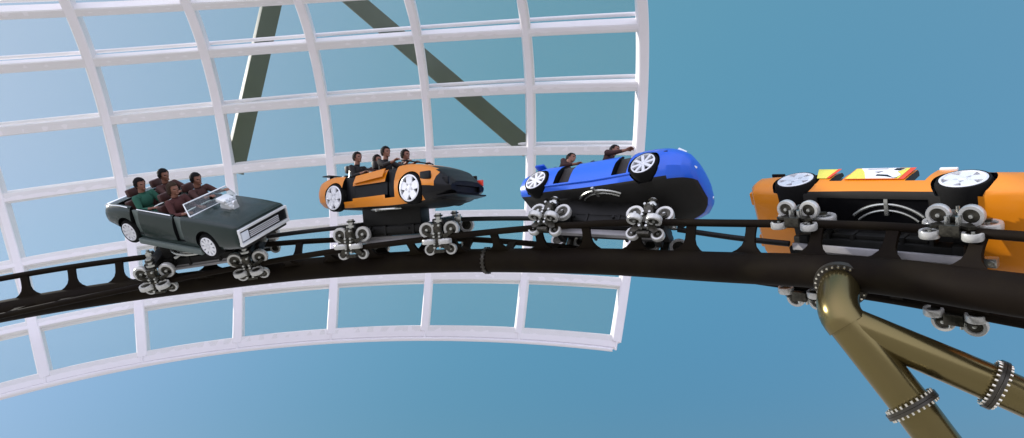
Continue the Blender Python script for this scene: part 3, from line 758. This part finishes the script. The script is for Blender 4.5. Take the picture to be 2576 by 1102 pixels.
def tunnel():
    base = tun(4, 4)
    root = empty('lattice_tunnel', W @ Matrix.Translation(base))
    tag(root, 'white tubular steel lattice tunnel of curved hoops and long bars behind the coaster train', 'lattice tunnel')
    JL = 8.6; IT = -.35
    for j in range(1, 9):
        bm = NB(); ii = np.linspace(IT, 7., 60)
        boxsweep(bm, [tun(j, i) - base for i in ii], [sec_n(j, min(i, 6.9)) for i in ii], .235, -.012, .30)
        obj('hoop', bm, M_WHITE, root, ang=25)
    for i in range(0, 8):
        j1 = 1.0
        bm = NB(); js = np.linspace(j1 + .01, JL, 60)
        boxsweep(bm, [tun(j, i) - base for j in js], [sec_n(j, min(i, 6.9)) for j in js], .24 if i < 7 else .32, 0, .24)
        obj('long_bar', bm, M_WHITE, root, ang=25)
        bm = NB(); js = np.linspace(1.03, JL, 60)
        pts = [tun(j, i) + tun_n(j, i) * (.33 if i < 5 else .14) + (tun(j, i - .5) - tun(j, i + .5)).normalized() * (.16 if i < 5 else -.13) - base for j in js]
        tube(bm, pts, .05, 10)
        for j in range(1, 9):
            k = tun(j, i) + tun_n(j, i) * (.33 if i < 5 else .14) + (tun(j, i - .5) - tun(j, i + .5)).normalized() * (.16 if i < 5 else -.13) - base
            cyl(bm, k, tun(j, i) - base, .03, 8)
        obj('outer_pipe', bm, M_WHITE, root)
    for j in range(1, 9):
        for i in range(0, 7):
            bm = NB(); n = 6; g0 = {}
            for a in range(n + 1):
                for b in range(n + 1):
                    jj, ii = j + (min(1, JL - j)) * a / n, i + b / n
                    g0[a, b] = (bm.verts.new(tun(jj, ii) - base), bm.verts.new(tun(jj, ii) + tun_n(jj, ii) * .012 - base))
            for a in range(n):
                for b in range(n):
                    for k in (0, 1): bm.faces.new([g0[q][k] for q in ((a, b), (a + 1, b), (a + 1, b + 1), (a, b + 1))])
            for a in range(n):
                for p, q in (((a, 0), (a + 1, 0)), ((a, n), (a + 1, n)), ((0, a), (0, a + 1)), ((n, a), (n, a + 1))):
                    bm.faces.new((g0[p][0], g0[q][0], g0[q][1], g0[p][1]))
            bmesh.ops.recalc_face_normals(bm, faces=bm.faces)
            obj('glass_pane', bm, M_PANE, root)
tunnel()

# ------------------------------------------------------------------ A-frame carrying the tunnel
def aframe():
    fpt = lambda px, py, d: Vector(((px - 1288) / 1500 * d, d, (551 - py) / 1500 * d))
    a = tun(5, 4.04) + tun_n(5, 4) * .42; b = tun(2.06, 4.0) + tun_n(2, 4) * .42
    apex = fpt(718, -147, (a.y + b.y) / 2 + .4)
    root = empty('tunnel_support_frame', W @ Matrix.Translation(apex))
    tag(root, 'olive grey flat steel beams meeting in an inverted V behind the white lattice', 'support frame')
    for e in (a, b):
        d = (e - apex); L = d.length; d.normalize()
        fwd = Vector((0, 1, 0)); fwd = (fwd - d * fwd.dot(d)).normalized(); side = d.cross(fwd)
        bm = NB(); R = Matrix((side, fwd, d)).transposed()
        if e is a: R = Matrix.Rotation(rad(-42), 3, d) @ R
        box(bm, d * L / 2, (.50, .27 if e is a else .24, L), R, bev=.012)
        obj('beam', bm, M_BEAM, root)
    # apex post standing on up out of sight
    bm = NB(); box(bm, Vector((0, .5, 3.0)), (.7, .5, 7)); obj('post', bm, M_BEAM, root)
aframe()

# ------------------------------------------------------------------ bronze support column
def column():
    fp = lambda px, py, d: Vector(((px - 1288) / 1500 * d, d, (551 - py) / 1500 * d))
    top = fp(2116, 712, 7.6); elbow = fp(2096, 772, 7.2); yj = fp(2116, 804, 7.14)
    b1 = fp(2294, 1020, 6.65); b1e = fp(2392, 1150, 6.6); b2 = fp(2504, 968, 6.35); b2e = fp(2680, 1046, 6.2)
    root = empty('support_column', W @ Matrix.Translation(yj))
    tag(root, 'glossy bronze steel tube support splitting in a Y below the track at lower right', 'support column')
    r = .235
    def part(name, pts, rr=r, m=M_COLUMN, n=30):
        bm = NB(); tube(bm, [p - yj for p in pts], rr, n); return obj(name, bm, m, root)
    def bez(a, b, c, n=10): return [a * (1 - t) ** 2 + b * 2 * t * (1 - t) + c * t * t for t in np.linspace(0, 1, n)]
    e2 = elbow + (yj - elbow) * .25
    part('elbow_tube', [top + (top - elbow) * .3] + bez(top, elbow, elbow + (b1 - elbow) * .14) + [elbow + (b1 - elbow) * .2], .235)
    g = lambda p, q: q + (q - p).normalized() * 60
    # legs run on down to the ground
    def to_ground(p, q):
        d = (q - p).normalized(); wd = (W.to_3x3() @ d); wp = W @ q
        t = (wp.z + .0) / max(-wd.z, .05) if wd.z < 0 else 30
        return q + d * min(t, 60)
    d1 = (b1 - yj).normalized(); d2 = (b2 - yj).normalized()
    l1 = part('leg_tube', [elbow + (b1 - elbow) * .08, b1, b1e, to_ground(b1, b1e)], .215)
    l2 = part('leg_tube', [yj, b2, b2e, to_ground(b2, b2e)], .20)
    def flange(c, d, R=r, n=26):
        u, v = perp(d); Rm = Matrix((d, u, v)).transposed()
        bm = NB(); lathe(bm, [(R - .01, -.035), (R + .075, -.035), (R + .075, -.004), (R + .07, 0), (R + .075, .004), (R + .075, .035), (R - .01, .035)], 40, 'X')
        f = obj('flange', bm, M_FLANGE, root, Matrix.Translation(c - yj) @ Rm.to_4x4())
        bb = NB()
        for k in range(n):
            a = 2 * math.pi * k / n; y, z = (R + .045) * math.cos(a), (R + .045) * math.sin(a)
            cyl(bb, (-.065, y, z), (.065, y, z), .014, 8)
        obj('bolt_ring', bb, M_BOLT, f)
    flange(b1, d1, .215); flange(b2, d2, .20); flange(top + (elbow - top) * .06, (elbow - top).normalized(), r)
column()

# ------------------------------------------------------------------ ground far below
bm = NB(); bmesh.ops.create_grid(bm, x_segments=2, y_segments=2, size=3000)
g = obj('ground', bm, mat('dry_ground', (.42, .39, .36), .9, noise=.5, nscale=.05, dirt=(.34, .31, .28)), sm=False); tag(g, kind='structure')

# ------------------------------------------------------------------ sky and sun
SKY_STOPS = [(0., (.11, .30, .50)), (1., (.62, .74, .98)), (.30, (.100, .325, .51)), (.52, (.128, .370, .515)), (.68, (.205, .425, .61)), (.84, (.40, .57, .84))]
SKY_VERT = [(0., (.50, .64, .74)), (1., (1.0, .97, .93)), (.22, (.66, .78, .86)), (.42, (.92, 1.0, 1.04)), (.6, (1.03, 1.03, .98))]
SUN_F = Vector((-.86, .42, .25)).normalized()          # towards the sun, layout frame
SUN_W = (W.to_3x3() @ SUN_F).normalized()
elev = math.asin(SUN_W.z); azim = math.atan2(SUN_W.x, SUN_W.y)
wd = bpy.data.worlds.new('World'); SC.world = wd; wd.use_nodes = True
nt = wd.node_tree; bg = nt.nodes['Background']
sky = nt.nodes.new('ShaderNodeTexSky'); sky.sky_type = 'NISHITA'; sky.sun_disc = False
sky.sun_elevation = elev; sky.sun_rotation = azim; sky.air_density = 1.; sky.dust_density = .6; sky.ozone_density = 1.5
bg.inputs['Strength'].default_value = .10
# hazy summer sky: the physical sky blended with a broad teal-to-pale gradient over world directions
tc = nt.nodes.new('ShaderNodeTexCoord')
def dotnode(v):
    d = nt.nodes.new('ShaderNodeVectorMath'); d.operation = 'DOT_PRODUCT'
    nt.links.new(tc.outputs['Generated'], d.inputs[0]); d.inputs[1].default_value = v; return d.outputs['Value']
def ramp(src, stops, lo, hi):
    mr = nt.nodes.new('ShaderNodeMapRange'); mr.inputs['From Min'].default_value = lo; mr.inputs['From Max'].default_value = hi
    nt.links.new(src, mr.inputs['Value'])
    r = nt.nodes.new('ShaderNodeValToRGB'); r.color_ramp.interpolation = 'B_SPLINE'
    for k, (p, c) in enumerate(stops):
        e = r.color_ramp.elements[k] if k < 2 else r.color_ramp.elements.new(p)
        e.position = p; e.color = (*c, 1)
    nt.links.new(mr.outputs['Result'], r.inputs['Fac']); return r.outputs['Color']
LEFT = (W.to_3x3() @ Vector((-1, 0, .28))).normalized()
grad = ramp(dotnode(LEFT), SKY_STOPS, -.9, .9)
UPD = (W.to_3x3() @ Vector((0, 0, 1))).normalized()
vert = ramp(dotnode(UPD), SKY_VERT, -.5, .5)
mul = nt.nodes.new('ShaderNodeMix'); mul.data_type = 'RGBA'; mul.blend_type = 'MULTIPLY'; mul.inputs['Factor'].default_value = 1
nt.links.new(grad, mul.inputs['A']); nt.links.new(vert, mul.inputs['B'])
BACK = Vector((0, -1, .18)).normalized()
# unseen sky glow added behind the visitor to front-light the steel and paint
front_fill_glow = ramp(dotnode(BACK), [(0., (0, 0, 0)), (1., (.98, .86, 1.0)), (.55, (.0, .0, .0)), (.75, (.68, .60, .70))], -1., 1.)
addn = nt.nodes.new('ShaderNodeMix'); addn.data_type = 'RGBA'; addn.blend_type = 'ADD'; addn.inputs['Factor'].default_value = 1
cg = nt.nodes.new('ShaderNodeVectorMath'); cg.operation = 'SCALE'; cg.inputs['Scale'].default_value = 1.7; nt.links.new(front_fill_glow, cg.inputs[0])
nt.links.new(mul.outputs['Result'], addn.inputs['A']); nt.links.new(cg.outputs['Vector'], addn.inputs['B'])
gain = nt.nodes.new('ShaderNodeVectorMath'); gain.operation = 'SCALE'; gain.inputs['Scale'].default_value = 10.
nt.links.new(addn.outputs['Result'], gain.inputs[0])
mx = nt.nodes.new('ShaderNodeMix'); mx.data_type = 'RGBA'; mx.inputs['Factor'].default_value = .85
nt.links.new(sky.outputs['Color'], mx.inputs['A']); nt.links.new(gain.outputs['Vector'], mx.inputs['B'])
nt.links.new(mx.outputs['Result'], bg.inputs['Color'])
sl = bpy.data.lights.new('sun', 'SUN'); sl.energy = 5.0; sl.angle = rad(.6); sl.color = (1, .96, .88)
so = bpy.data.objects.new('sun', sl); COL.objects.link(so)
so.rotation_euler = (-SUN_W).to_track_quat('-Z', 'Y').to_euler()

# ------------------------------------------------------------------ camera
cam = bpy.data.cameras.new('camera'); cam.sensor_width = 36; cam.lens = 36 * 1500 / 2576; cam.clip_end = 10000; cam.clip_start = .05
co = bpy.data.objects.new('camera', cam); COL.objects.link(co)
co.matrix_world = W @ Matrix.Rotation(rad(90), 4, 'X')
SC.camera = co
SC.view_settings.view_transform = 'Standard'; SC.view_settings.look = 'None'; SC.view_settings.exposure = 0; SC.view_settings.gamma = 1
